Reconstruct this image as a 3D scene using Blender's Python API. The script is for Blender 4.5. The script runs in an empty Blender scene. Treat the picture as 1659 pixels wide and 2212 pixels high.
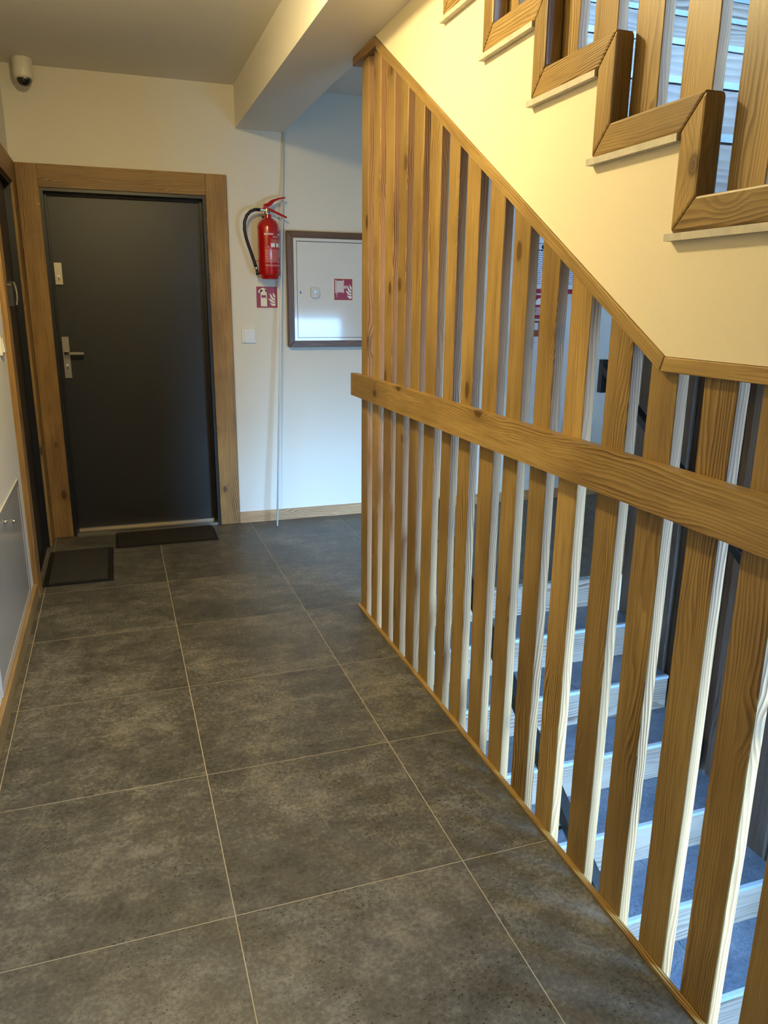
import bpy, bmesh, math, random
from mathutils import Vector, Matrix, Euler

SC = bpy.context.scene
COL = SC.collection
random.seed(7)

# ------------------------------------------------------------------ camera
cam_data = bpy.data.cameras.new('camera')
cam = bpy.data.objects.new('camera', cam_data)
COL.objects.link(cam)
cam.location = (-0.77002, -1.54906, 1.42953)
cam.rotation_euler = (1.3032896, -0.0098879, -0.3318149)
cam_data.sensor_fit = 'VERTICAL'
cam_data.sensor_height = 24.0
cam_data.sensor_width = 18.0
cam_data.lens = 24.0 * 1651.006 / 2212.0
cam_data.clip_start = 0.02
SC.camera = cam

# ------------------------------------------------------------------ exposure / world / lights
SC.view_settings.view_transform = 'Standard'
SC.view_settings.look = 'None'
SC.view_settings.gamma = 1.0
SC.view_settings.use_curve_mapping = False
SC.view_settings.exposure = 0.0
try:
    SC.cycles.use_denoising = True
    SC.cycles.max_bounces = 10
    SC.cycles.diffuse_bounces = 6
    SC.cycles.transparent_max_bounces = 12
    SC.cycles.sample_clamp_indirect = 6.0
except Exception:
    pass

SKY_STRENGTH = 150.0
SKY_COLOR = (0.29, 0.56, 0.97)
GROUND_COLOR = (0.045, 0.085, 0.15)      # paler ground outside
LAMP_COLOR = (1.0, 0.79, 0.38)
LAMP_POWER = 31.0          # downward part of the dome lamp
LAMP_GLOBE = 36.0          # all-round part of the same lamp
LAMPS = [(-0.66, 0.80)]

world = bpy.data.worlds.new('daylight')
SC.world = world
world.use_nodes = True
wn = world.node_tree
wn.nodes.clear()
w_out = wn.nodes.new('ShaderNodeOutputWorld')
w_bg = wn.nodes.new('ShaderNodeBackground')
w_tc = wn.nodes.new('ShaderNodeTexCoord')
w_sep = wn.nodes.new('ShaderNodeSeparateXYZ')
w_ramp = wn.nodes.new('ShaderNodeValToRGB')
w_ramp.color_ramp.elements[0].position = 0.48
w_ramp.color_ramp.elements[0].color = (*GROUND_COLOR, 1)
w_ramp.color_ramp.elements[1].position = 0.56
w_ramp.color_ramp.elements[1].color = (*SKY_COLOR, 1)
w_map = wn.nodes.new('ShaderNodeMapRange')
w_map.inputs[1].default_value = -1
w_map.inputs[2].default_value = 1
wn.links.new(w_tc.outputs['Generated'], w_sep.inputs[0])
wn.links.new(w_sep.outputs['Z'], w_map.inputs[0])
wn.links.new(w_map.outputs[0], w_ramp.inputs[0])
wn.links.new(w_ramp.outputs[0], w_bg.inputs[0])
w_bg.inputs[1].default_value = SKY_STRENGTH
wn.links.new(w_bg.outputs[0], w_out.inputs[0])

YN = -1.90          # stairwell wall with the windows
YF = 3.41           # far wall
XL = -1.238         # left wall
XR = 3.35           # right wall of the stairwell
WIN = [(0.40, 2.30, 0.22, 1.27), (0.75, 1.45, 2.60, 3.02)]   # x0, x1, z0, z1
for wx0, wx1, wz0, wz1 in WIN:
    ld = bpy.data.lights.new('window_portal', 'AREA')
    ld.shape = 'RECTANGLE'
    ld.size = wx1 - wx0
    ld.size_y = wz1 - wz0
    ld.cycles.is_portal = True
    lo = bpy.data.objects.new('window_portal', ld)
    lo.location = ((wx0 + wx1) / 2, YN - 0.10, (wz0 + wz1) / 2)
    lo.rotation_euler = (math.radians(90), 0, 0)     # faces +y, into the stairwell
    lo.rotation_euler = Vector((0, 1, 0)).to_track_quat('-Z', 'Z').to_euler()
    COL.objects.link(lo)


# ------------------------------------------------------------------ helpers
def lin(r, g, b):
    f = lambda c: (c / 255 / 12.92) if c / 255 <= 0.04045 else ((c / 255 + 0.055) / 1.055) ** 2.4
    return (f(r), f(g), f(b))


def tag(o, label=None, cat=None, group=None, kind=None):
    if label: o['label'] = label
    if cat: o['category'] = cat
    if group: o['group'] = group
    if kind: o['kind'] = kind
    return o


def empty(name, loc, label=None, cat=None, group=None, kind=None, rot=(0, 0, 0)):
    o = bpy.data.objects.new(name, None)
    o.empty_display_size = 0.1
    o.location = loc
    o.rotation_euler = rot
    COL.objects.link(o)
    return tag(o, label, cat, group, kind)


def wloc(o):
    v = Vector(o.location)
    while o.parent:
        o = o.parent
        v = v + Vector(o.location)
    return v


def link(name, me, loc, mats, parent=None, rot=(0, 0, 0)):
    o = bpy.data.objects.new(name, me)
    if not isinstance(mats, (list, tuple)):
        mats = [mats]
    if len(me.materials) == 0:
        for m in mats:
            me.materials.append(m)
    COL.objects.link(o)
    o.rotation_euler = rot
    if parent is not None:
        o.parent = parent
        o.location = Vector(loc) - wloc(parent)
    else:
        o.location = loc
    return o


def finish(bm, name, smooth=False):
    bmesh.ops.recalc_face_normals(bm, faces=bm.faces)
    me = bpy.data.meshes.new(name)
    bm.to_mesh(me)
    bm.free()
    if smooth:
        for p in me.polygons:
            p.use_smooth = True
    return me


def bevel_all(bm, w, seg=1, ang=30):
    if w > 0:
        es = [e for e in bm.edges if len(e.link_faces) == 2 and e.calc_face_angle(0) > math.radians(ang)]
        bmesh.ops.bevel(bm, geom=es, offset=w, segments=seg, affect='EDGES', profile=0.5)


def add_box(bm, lo, hi):
    vs = [bm.verts.new((x, y, z)) for x in (lo[0], hi[0]) for y in (lo[1], hi[1]) for z in (lo[2], hi[2])]
    for q in ((0, 1, 3, 2), (4, 6, 7, 5), (0, 4, 5, 1), (2, 3, 7, 6), (0, 2, 6, 4), (1, 5, 7, 3)):
        bm.faces.new([vs[i] for i in q])
    return vs


def box(name, lo, hi, mat, parent=None, bev=0.0, seg=1):
    c = [(a + b) / 2 for a, b in zip(lo, hi)]
    bm = bmesh.new()
    add_box(bm, [a - m for a, m in zip(lo, c)], [b - m for b, m in zip(hi, c)])
    bevel_all(bm, bev, seg)
    return link(name, finish(bm, name), c, mat, parent)


def boxes(name, lst, mat, parent=None, bev=0.0):
    """several joined boxes of one single piece (a wall with openings, a frame)"""
    c = [(min(l[i] for l, h in lst) + max(h[i] for l, h in lst)) / 2 for i in range(3)]
    bm = bmesh.new()
    for lo, hi in lst:
        b2 = bmesh.new()
        add_box(b2, [a - m for a, m in zip(lo, c)], [b - m for b, m in zip(hi, c)])
        bevel_all(b2, bev)
        tmp = bpy.data.meshes.new('tmp')
        b2.to_mesh(tmp); b2.free()
        bm.from_mesh(tmp)
        bpy.data.meshes.remove(tmp)
    return link(name, finish(bm, name), c, mat, parent)


def prism_x(name, poly, x0, x1, mat, parent=None, ang=0.0, bev=0.0, seg=1):
    """polygon in (y, z) extruded along x; ang turns local y along the board"""
    cy = sum(p[0] for p in poly) / len(poly)
    cz = sum(p[1] for p in poly) / len(poly)
    cx = (x0 + x1) / 2
    ca, sa = math.cos(-ang), math.sin(-ang)
    loc2 = [((y - cy) * ca - (z - cz) * sa, (y - cy) * sa + (z - cz) * ca) for y, z in poly]
    bm = bmesh.new()
    a = [bm.verts.new((x0 - cx, y, z)) for y, z in loc2]
    b = [bm.verts.new((x1 - cx, y, z)) for y, z in loc2]
    bm.faces.new(a)
    bm.faces.new(b)
    n = len(a)
    for i in range(n):
        bm.faces.new((a[i], a[(i + 1) % n], b[(i + 1) % n], b[i]))
    bmesh.ops.recalc_face_normals(bm, faces=bm.faces)
    bevel_all(bm, bev, seg)
    return link(name, finish(bm, name), (cx, cy, cz), mat, parent, (ang, 0, 0))


def prism_y(name, poly, y0, y1, mat, parent=None, bev=0.0, ang=0.0):
    """polygon in (x, z) extruded along y; ang turns local x along the board"""
    cx = sum(p[0] for p in poly) / len(poly)
    cz = sum(p[1] for p in poly) / len(poly)
    cy = (y0 + y1) / 2
    # rotation about y by ang: local x axis -> (cos, -sin)
    ca, sa = math.cos(ang), math.sin(ang)
    loc2 = [((x - cx) * ca - (z - cz) * sa, (x - cx) * sa + (z - cz) * ca) for x, z in poly]
    bm = bmesh.new()
    a = [bm.verts.new((x, y0 - cy, z)) for x, z in loc2]
    b = [bm.verts.new((x, y1 - cy, z)) for x, z in loc2]
    bm.faces.new(a); bm.faces.new(b)
    n = len(a)
    for i in range(n):
        bm.faces.new((a[i], a[(i + 1) % n], b[(i + 1) % n], b[i]))
    bmesh.ops.recalc_face_normals(bm, faces=bm.faces)
    bevel_all(bm, bev)
    return link(name, finish(bm, name), (cx, cy, cz), mat, parent, (0, ang, 0))


def lathe(name, prof, center, mat, parent=None, seg=32, axis='z', smooth=True, rot=(0, 0, 0)):
    bm = bmesh.new()
    rings = []
    for r, h in prof:
        if r < 1e-6:
            rings.append([bm.verts.new((0, 0, h))])
        else:
            rings.append([bm.verts.new((r * math.cos(2 * math.pi * i / seg), r * math.sin(2 * math.pi * i / seg), h)) for i in range(seg)])
    for a, b in zip(rings, rings[1:]):
        if len(a) == 1 and len(b) == 1: continue
        if len(a) == 1:
            for i in range(seg): bm.faces.new((a[0], b[i], b[(i + 1) % seg]))
        elif len(b) == 1:
            for i in range(seg): bm.faces.new((a[i], a[(i + 1) % seg], b[0]))
        else:
            for i in range(seg): bm.faces.new((a[i], a[(i + 1) % seg], b[(i + 1) % seg], b[i]))
    if len(rings[0]) > 1: bm.faces.new(rings[0])
    if len(rings[-1]) > 1: bm.faces.new(rings[-1])
    me = finish(bm, name)
    if smooth:
        for p in me.polygons: p.use_smooth = True
        try:
            me.set_sharp_from_angle(angle=math.radians(40))
        except Exception:
            pass
    if axis == 'y': rot = (math.radians(90), 0, 0)
    if axis == 'x': rot = (0, math.radians(90), 0)
    return link(name, me, center, mat, parent, rot)


def tube(name, pts, rad, mat, parent=None, seg=12, flat=None):
    """swept tube along pts; rad may be a list; flat=(w,h) sweeps a rectangle"""
    pts = [Vector(p) for p in pts]
    c = sum(pts, Vector()) / len(pts)
    bm = bmesh.new()
    rings = []
    prev_n = None
    for i, p in enumerate(pts):
        t = (pts[min(i + 1, len(pts) - 1)] - pts[max(i - 1, 0)]).normalized()
        ref = Vector((0, 0, 1)) if abs(t.z) < 0.95 else Vector((0, 1, 0))
        if prev_n is None:
            n = t.cross(ref).normalized()
        else:
            n = (prev_n - t * prev_n.dot(t)).normalized()
        prev_n = n
        b = t.cross(n).normalized()
        r = rad[i] if isinstance(rad, (list, tuple)) else rad
        if flat:
            w, h = flat[0] / 2 * r, flat[1] / 2 * r
            ring = [bm.verts.new(p - c + n * s * w + b * q * h) for s, q in ((1, 1), (-1, 1), (-1, -1), (1, -1))]
        else:
            ring = [bm.verts.new(p - c + n * r * math.cos(2 * math.pi * k / seg) + b * r * math.sin(2 * math.pi * k / seg)) for k in range(seg)]
        rings.append(ring)
    m = len(rings[0])
    for a, b in zip(rings, rings[1:]):
        for k in range(m):
            bm.faces.new((a[k], a[(k + 1) % m], b[(k + 1) % m], b[k]))
    bm.faces.new(rings[0]); bm.faces.new(rings[-1])
    if flat:
        bmesh.ops.recalc_face_normals(bm, faces=bm.faces)
        bevel_all(bm, min(flat) * 0.12)
    me = finish(bm, name, smooth=not flat)
    return link(name, me, c, mat, parent)


def flat_shapes(name, polys, plane_y, mat, parent, thick=0.0006, ox=0, oz=0, s=1.0):
    """printed shapes: polygons in (x, z) on a plane facing -y"""
    bm = bmesh.new()
    for poly in polys:
        try:
            a = [bm.verts.new((ox + s * x, 0, oz + s * z)) for x, z in poly]
            bm.faces.new(a)
        except Exception:
            pass
    bmesh.ops.triangulate(bm, faces=bm.faces[:])
    for f in bm.faces:
        f.normal_update()
        if f.normal.y > 0: f.normal_flip()
    me = bpy.data.meshes.new(name)
    bm.to_mesh(me); bm.free()
    return link(name, me, (0, plane_y, 0), mat, parent)


# ------------------------------------------------------------------ materials
class NB:
    def __init__(self, name):
        self.m = bpy.data.materials.new(name)
        self.m.use_nodes = True
        self.t = self.m.node_tree
        self.t.nodes.clear()
        self.out = self.t.nodes.new('ShaderNodeOutputMaterial')
        self.p = self.t.nodes.new('ShaderNodeBsdfPrincipled')
        self.t.links.new(self.p.outputs[0], self.out.inputs[0])

    def n(self, typ, **kw):
        nd = self.t.nodes.new('ShaderNode' + typ)
        for k, v in kw.items():
            setattr(nd, k, v)
        return nd

    def set(self, sock, v):
        if isinstance(v, bpy.types.NodeSocket):
            self.t.links.new(v, sock)
        elif v is not None:
            sock.default_value = v

    def math(self, op, a, b=None, c=None, clamp=False):
        nd = self.n('Math', operation=op)
        nd.use_clamp = clamp
        self.set(nd.inputs[0], a)
        if b is not None: self.set(nd.inputs[1], b)
        if c is not None: self.set(nd.inputs[2], c)
        return nd.outputs[0]

    def vmath(self, op, a, b=None):
        nd = self.n('VectorMath', operation=op)
        self.set(nd.inputs[0], a)
        if b is not None: self.set(nd.inputs[1], b)
        return nd.outputs[0]

    def noise(self, vec, scale, detail=3, rough=0.5, dist=0.0):
        nd = self.n('TexNoise')
        self.set(nd.inputs['Vector'], vec)
        nd.inputs['Scale'].default_value = scale
        nd.inputs['Detail'].default_value = detail
        nd.inputs['Roughness'].default_value = rough
        nd.inputs['Distortion'].default_value = dist
        return nd.outputs[0]

    def voronoi(self, vec, scale, feature='F1', rnd=1.0):
        nd = self.n('TexVoronoi', feature=feature)
        self.set(nd.inputs['Vector'], vec)
        nd.inputs['Scale'].default_value = scale
        nd.inputs['Randomness'].default_value = rnd
        return nd.outputs['Distance']

    def ramp(self, fac, stops, interp='LINEAR'):
        nd = self.n('ValToRGB')
        cr = nd.color_ramp
        cr.interpolation = interp
        while len(cr.elements) < len(stops):
            cr.elements.new(0.5)
        for e, (p, c) in zip(cr.elements, stops):
            e.position = p
            e.color = (*c, 1) if len(c) == 3 else c
        self.set(nd.inputs[0], fac)
        return nd.outputs[0]

    def mix(self, fac, a, b, mode='MIX'):
        nd = self.n('Mix', data_type='RGBA', blend_type=mode)
        self.set(nd.inputs[0], fac)
        self.set(nd.inputs[6], a if isinstance(a, bpy.types.NodeSocket) else (*a, 1))
        self.set(nd.inputs[7], b if isinstance(b, bpy.types.NodeSocket) else (*b, 1))
        return nd.outputs[2]

    def smooth(self, v, lo, hi, a=0.0, b=1.0):
        nd = self.n('MapRange', interpolation_type='SMOOTHSTEP')
        self.set(nd.inputs[0], v)
        nd.inputs[1].default_value = lo
        nd.inputs[2].default_value = hi
        nd.inputs[3].default_value = a
        nd.inputs[4].default_value = b
        return nd.outputs[0]

    def obj(self, rnd=True):
        tc = self.n('TexCoord').outputs['Object']
        if not rnd:
            return tc
        oi = self.n('ObjectInfo').outputs['Random']
        cb = self.n('CombineXYZ')
        self.set(cb.inputs[0], self.math('MULTIPLY', oi, 17.3))
        self.set(cb.inputs[1], self.math('MULTIPLY', oi, 31.7))
        self.set(cb.inputs[2], self.math('MULTIPLY', oi, 53.1))
        return self.vmath('ADD', tc, cb.outputs[0])

    def bump(self, h, strength, dist):
        nd = self.n('Bump')
        nd.inputs['Strength'].default_value = strength
        nd.inputs['Distance'].default_value = dist
        self.set(nd.inputs['Height'], h)
        self.t.links.new(nd.outputs[0], self.p.inputs['Normal'])


def plain(name, col, rough=0.5, metal=0.0, coat=0.0, bump=0.0, bscale=60, var=0.04, spec=0.5):
    b = NB(name)
    v = b.obj(False)
    nz = b.noise(v, bscale, 3)
    c2 = tuple(min(1, c * (1 + var)) for c in col)
    c1 = tuple(c * (1 - var) for c in col)
    b.set(b.p.inputs['Base Color'], b.ramp(nz, [(0.3, c1), (0.7, c2)]))
    b.p.inputs['Roughness'].default_value = rough
    b.p.inputs['Metallic'].default_value = metal
    b.p.inputs['Coat Weight'].default_value = coat
    b.p.inputs['Coat Roughness'].default_value = 0.05
    b.p.inputs['Specular IOR Level'].default_value = spec
    if bump: b.bump(nz, bump, 0.002)
    return b.m


def wood(name, axis, dark, mid, light, rough=0.42, ring=0.0072, amp=1.0, knot=1.0, bump=0.10, knotcol=None, fine=0.5, patch=0.42):
    """pine: growth rings cut lengthwise, fibres, knots; grain along the object's local axis"""
    b = NB(name)
    P = b.obj(True)
    # reorder so that local Z of the texture is the grain direction
    sp = b.n('SeparateXYZ'); b.set(sp.inputs[0], P)
    o = {'x': ('Y', 'Z', 'X'), 'y': ('X', 'Z', 'Y'), 'z': ('X', 'Y', 'Z')}[axis]
    A, B, L = (sp.outputs[k] for k in o)

    def comb(a, bb, l):
        c = b.n('CombineXYZ')
        b.set(c.inputs[0], a); b.set(c.inputs[1], bb); b.set(c.inputs[2], l)
        return c.outputs[0]
    V1 = comb(A, B, b.math('MULTIPLY', L, 0.16))
    w1 = b.math('SUBTRACT', b.noise(V1, 7.0, 2.0, 0.45), 0.5)
    w2 = b.math('SUBTRACT', b.noise(comb(A, B, b.math('MULTIPLY', L, 0.3)), 26.0, 2.0), 0.5)
    # knots
    kd = b.voronoi(comb(A, B, b.math('MULTIPLY', L, 0.55)), 6.4)
    kd = b.math('MULTIPLY', kd, b.math('MULTIPLY_ADD', b.noise(V1, 14.0, 2.0), 1.7, 0.25))
    halo = b.smooth(kd, 0.34, 0.06)
    core = b.smooth(kd, 0.125, 0.08)
    # distance to a pith line that wanders along the board
    a0 = b.math('MULTIPLY', w1, 0.085 * amp)
    ca = b.math('ADD', b.math('ADD', A, a0), b.math('MULTIPLY', w2, 0.010 * amp))
    ca = b.math('ADD', ca, b.math('MULTIPLY', halo, 0.018 * knot))
    cb_ = b.math('ADD', b.math('MULTIPLY', B, 1.0), b.math('MULTIPLY', w1, 0.05 * amp))
    m = b.math('FRACT', b.math('DIVIDE', b.math('ADD', ca, b.math('MULTIPLY', cb_, 0.85)), ring))
    # asymmetric ring profile: slow rise, quick drop
    rr = b.math('MULTIPLY', b.smooth(m, 0.05, 0.80), b.smooth(m, 1.0, 0.90))
    rr = b.math('MULTIPLY', rr, b.math('MULTIPLY_ADD', b.noise(V1, 9.0, 2.0), 2.6, -0.75), clamp=True)
    fib = b.noise(comb(b.math('MULTIPLY', A, 1.0), b.math('MULTIPLY', B, 1.0), b.math('MULTIPLY', L, 0.03)), 420.0, 2.0)
    fib2 = b.noise(comb(A, B, b.math('MULTIPLY', L, 0.04)), 95.0, 3.0)
    tone = b.noise(comb(A, B, b.math('MULTIPLY', L, 0.5)), 5.0, 3.0)
    base = b.ramp(rr, [(0.0, light), (0.55, mid), (1.0, dark)])
    fmix = b.math('MULTIPLY', b.math('ADD', b.math('MULTIPLY', fib, 0.5), b.math('MULTIPLY', fib2, 0.5)), 1.0)
    col = b.mix(b.smooth(fmix, 0.42, 0.70, 0.0, fine), base, dark)
    col = b.mix(b.smooth(tone, 0.38, 0.72, 0.0, patch), col, tuple(d * 0.85 + m_ * 0.15 for d, m_ in zip(dark, mid)))
    oi = b.n('ObjectInfo').outputs['Random']
    vary = b.math('MULTIPLY_ADD', b.math('FRACT', b.math('MULTIPLY', oi, 7.77)), 0.34, 0.83)
    hs = b.n('HueSaturation')
    b.set(hs.inputs['Color'], col); b.set(hs.inputs['Value'], vary)
    col = hs.outputs[0]
    if knot > 0:
        kc = knotcol or (dark[0] * 0.62, dark[1] * 0.48, dark[2] * 0.40)
        ringk = b.math('FRACT', b.math('MULTIPLY', kd, 42.0))
        col = b.mix(b.math('MULTIPLY', core, b.math('MULTIPLY_ADD', ringk, 0.35, 0.62 * knot), clamp=True), col, kc)
        col = b.mix(b.math('MULTIPLY', halo, 0.30 * knot), col, dark)
    b.set(b.p.inputs['Base Color'], col)
    b.set(b.p.inputs['Roughness'], b.math('MULTIPLY_ADD', rr, -0.08, rough))
    b.p.inputs['Specular IOR Level'].default_value = 0.35
    b.bump(b.math('ADD', b.math('MULTIPLY', rr, -0.5), b.math('MULTIPLY', fib2, 0.5)), bump, 0.0012)
    return b.m


STAIN_D, STAIN_M, STAIN_L = lin(84, 61, 31), lin(142, 114, 66), lin(164, 136, 83)
M = {}
for ax in 'xyz':
    M['wood_' + ax] = wood('stained_pine_along_' + ax, ax, STAIN_D, STAIN_M, STAIN_L)
    M['dwood_' + ax] = wood('darker_stained_pine_along_' + ax, ax, lin(84, 58, 28), lin(148, 111, 58), lin(174, 136, 78), rough=0.5)
M['lit_edge_z'] = wood('lit_pine_edge', 'z', lin(70, 44, 26), lin(146, 106, 69), lin(178, 136, 94), rough=0.6, ring=0.0075, amp=0.9, knot=0.5, fine=0.15, patch=0.12, knotcol=lin(120, 96, 74))  # stained pine of the slat edges, lightened for the daylight on them
M['shade_z'] = wood('shade_greyed_pine', 'z', lin(54, 46, 42), lin(92, 80, 72), lin(112, 98, 88), rough=0.5, knot=0.4)  # pine of the middle fence, greyed in its colour to stand for shade
M['riser'] = wood('whitewashed_plank_tile', 'x', lin(112, 92, 80), lin(150, 132, 118), lin(172, 155, 140), rough=0.4, ring=0.016, amp=1.2, knot=0.15, bump=0.1, fine=0.25)
M['skirt_x'] = wood('oak_skirting_along_x', 'x', lin(128, 92, 58), lin(172, 134, 92), lin(192, 156, 112), rough=0.45, knot=0.3)
M['skirt_y'] = wood('oak_skirting_along_y', 'y', lin(118, 88, 50), lin(160, 130, 82), lin(182, 152, 102), rough=0.45, knot=0.3)
M['cabwood_x'] = wood('brown_frame_along_x', 'x', lin(52, 34, 20), lin(96, 68, 44), lin(118, 88, 60), rough=0.4, knot=0.3)
M['cabwood_z'] = wood('brown_frame_along_z', 'z', lin(52, 34, 20), lin(96, 68, 44), lin(118, 88, 60), rough=0.4, knot=0.3)


def tile_mat(name, dark, mid, light, rough=0.42):
    b = NB(name)
    P = b.obj(True)
    n1 = b.noise(P, 2.6, 5, 0.55, 0.4)
    n2 = b.noise(P, 13.0, 6, 0.65, 0.3)
    n3 = b.noise(P, 90.0, 3, 0.6)
    st = b.n('Mapping'); b.set(st.inputs[0], P); st.inputs['Scale'].default_value = (5, 22, 5)
    n4 = b.noise(st.outputs[0], 1.0, 5, 0.6, 0.5)
    f = b.math('ADD', b.math('MULTIPLY', n1, 0.30), b.math('ADD', b.math('MULTIPLY', n2, 0.28), b.math('ADD', b.math('MULTIPLY', n3, 0.28), b.math('MULTIPLY', n4, 0.14))))
    col = b.ramp(f, [(0.37, dark), (0.5, mid), (0.62, light)])
    # clusters of small pits
    cl = b.smooth(b.noise(P, 4.2, 2), 0.44, 0.60)
    mp = b.n('Mapping'); b.set(mp.inputs[0], P); mp.inputs['Scale'].default_value = (72, 125, 72)
    pv = b.voronoi(mp.outputs[0], 1.0)
    pn = b.noise(P, 170.0, 2)
    pit = b.math('MULTIPLY', b.math('MULTIPLY', b.smooth(pv, 0.36, 0.22), b.smooth(pn, 0.47, 0.55)), cl)
    pit2 = b.math('MULTIPLY', b.smooth(b.noise(P, 240.0, 2), 0.62, 0.70), 0.55)
    ridge = b.math('ABSOLUTE', b.math('SUBTRACT', b.noise(P, 9.0, 4, 0.6, 1.2), 0.5))
    crack = b.math('MULTIPLY', b.smooth(ridge, 0.012, 0.002), b.math('MULTIPLY', b.smooth(b.noise(P, 5.1, 2), 0.56, 0.66), 0.6))
    dk = b.math('MAXIMUM', b.math('MAXIMUM', pit, crack), pit2)
    col = b.mix(b.math('MULTIPLY', dk, 0.92), col, tuple(c * 0.25 for c in dark))
    b.set(b.p.inputs['Base Color'], col)
    b.set(b.p.inputs['Roughness'], b.math('MULTIPLY_ADD', n2, 0.16, rough - 0.06))
    b.p.inputs['Specular IOR Level'].default_value = 0.45
    b.bump(b.math('SUBTRACT', b.math('MULTIPLY_ADD', n3, 0.35, b.math('MULTIPLY', n2, 0.5)), dk), 0.25, 0.0012)
    return b.m


M['tile'] = tile_mat('slate_grey_floor_tile', lin(50, 50, 47), lin(85, 83, 78), lin(124, 121, 113))
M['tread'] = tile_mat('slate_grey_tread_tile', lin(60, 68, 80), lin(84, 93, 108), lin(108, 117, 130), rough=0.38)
M['grout'] = plain('beige_grout', lin(178, 170, 152), 0.85, var=0.08)
M['wall'] = plain('white_wall_paint', lin(226, 221, 208), 0.62, bump=0.05, bscale=180, var=0.012, spec=0.3)
M['ceil'] = plain('ceiling_paint', lin(228, 223, 212), 0.75, bump=0.04, bscale=180, var=0.012, spec=0.2)
M['stringer'] = plain('cream_stair_plaster', lin(222, 211, 184), 0.6, bump=0.05, bscale=160, var=0.012, spec=0.3)
M['putty'] = plain('pale_tile_edge', lin(186, 180, 166), 0.5, bump=0.35, bscale=55, var=0.12)
M['nosing'] = plain('pale_nosing_edge', lin(158, 170, 184), 0.35)
M['door'] = plain('black_door_leaf', lin(33, 31, 26), 0.42, bump=0.06, bscale=400, var=0.05)
M['doorframe'] = plain('black_door_frame', lin(22, 21, 19), 0.4)
M['steel'] = plain('brushed_steel', lin(176, 168, 152), 0.34, metal=1.0)
M['chrome'] = plain('chrome', lin(220, 220, 218), 0.12, metal=1.0)
M['dark'] = plain('dark_keyhole', lin(20, 18, 16), 0.5)
M['white_gloss'] = plain('white_enamel', lin(222, 222, 218), 0.10, coat=0.6, var=0.01, bump=0.01, bscale=6)
M['white_plastic'] = plain('white_plastic', lin(226, 222, 208), 0.3)
M['panel'] = plain('pale_grey_enamel', lin(206, 204, 200), 0.16, coat=0.5, var=0.01)
M['red'] = plain('red_enamel', lin(176, 14, 12), 0.2, coat=0.7, var=0.02)
M['redsign'] = plain('crimson_sign', lin(150, 22, 42), 0.4, var=0.02)
M['cream'] = plain('cream_print', lin(236, 228, 196), 0.5, var=0.02)
M['whiteprint'] = plain('white_print', lin(236, 232, 226), 0.5, var=0.02)
M['labelink'] = plain('pale_pink_print', lin(222, 150, 140), 0.4, var=0.02)
M['rubber'] = plain('black_rubber', lin(22, 22, 22), 0.45)
M['black'] = plain('black_metal', lin(14, 14, 15), 0.45)
M['blackbox'] = plain('black_lock_body', lin(52, 50, 47), 0.35)
M['paper'] = plain('white_paper', lin(236, 236, 236), 0.6, var=0.01)
M['ink'] = plain('black_ink', lin(30, 30, 36), 0.6)
M['greyink'] = plain('grey_ink', lin(150, 152, 160), 0.6)
M['brownprint'] = plain('brown_print', lin(140, 70, 30), 0.5)
M['dome'] = plain('smoked_dome', lin(14, 13, 14), 0.06, coat=1.0)
M['winframe'] = plain('white_window_frame', lin(230, 230, 230), 0.4)
M['clear'] = plain('clear_plastic', lin(205, 207, 205), 0.15)


def mat_mat(name, a, bcol, sx, sy, strength=0.9):
    b = NB(name)
    P = b.obj(False)
    mp = b.n('Mapping'); b.set(mp.inputs[0], P); mp.inputs['Scale'].default_value = (sx, sy, 1)
    sp = b.n('SeparateXYZ'); b.set(sp.inputs[0], mp.outputs[0])
    row = b.math('FLOOR', sp.outputs[1])
    off = b.math('MULTIPLY', b.math('MODULO', row, 2.0), 0.5)
    fx = b.math('ABSOLUTE', b.math('SUBTRACT', b.math('FRACT', b.math('ADD', sp.outputs[0], off)), 0.5))
    fy = b.math('ABSOLUTE', b.math('SUBTRACT', b.math('FRACT', sp.outputs[1]), 0.5))
    h = b.math('MULTIPLY', b.smooth(fx, 0.45, 0.15), b.smooth(fy, 0.48, 0.15))
    nz = b.noise(P, 300, 2)
    b.set(b.p.inputs['Base Color'], b.mix(b.math('MULTIPLY', h, b.math('MULTIPLY_ADD', nz, 0.8, 0.4), clamp=True), a, bcol))
    b.p.inputs['Roughness'].default_value = 0.85
    b.bump(h, strength, 0.004)
    return b.m


M['mat_grey'] = mat_mat('ribbed_charcoal_pile', lin(20, 18, 16), lin(84, 78, 72), 85, 62)
M['mat_brown'] = mat_mat('flat_brown_pile', lin(24, 19, 13), lin(46, 36, 26), 160, 160, 0.5)

gl = NB('window_glass')
gl.t.nodes.remove(gl.p)
tr = gl.n('BsdfTransparent'); tr.inputs[0].default_value = (0.95, 0.97, 0.97, 1)
gs = gl.n('BsdfGlossy'); gs.inputs['Roughness'].default_value = 0.02
mx = gl.n('MixShader'); mx.inputs[0].default_value = 0.06
gl.t.links.new(tr.outputs[0], mx.inputs[1]); gl.t.links.new(gs.outputs[0], mx.inputs[2])
gl.t.links.new(mx.outputs[0], gl.out.inputs[0])
M['glass'] = gl.m

em = NB('lamp_diffuser')
em.p.inputs['Base Color'].default_value = (0.9, 0.85, 0.7, 1)
em.p.inputs['Emission Color'].default_value = (*LAMP_COLOR, 1)
em.p.inputs['Emission Strength'].default_value = 6.0
M['diffuser'] = em.m

# ------------------------------------------------------------------ room shell
W = M['wall']
CEIL = 2.64
ZB, ZT = -3.3, 5.6
YE = -4.0
XS = 0.262            # stair side plane
XM = 1.74             # middle fence
S = lambda o: tag(o, kind='structure')

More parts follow.
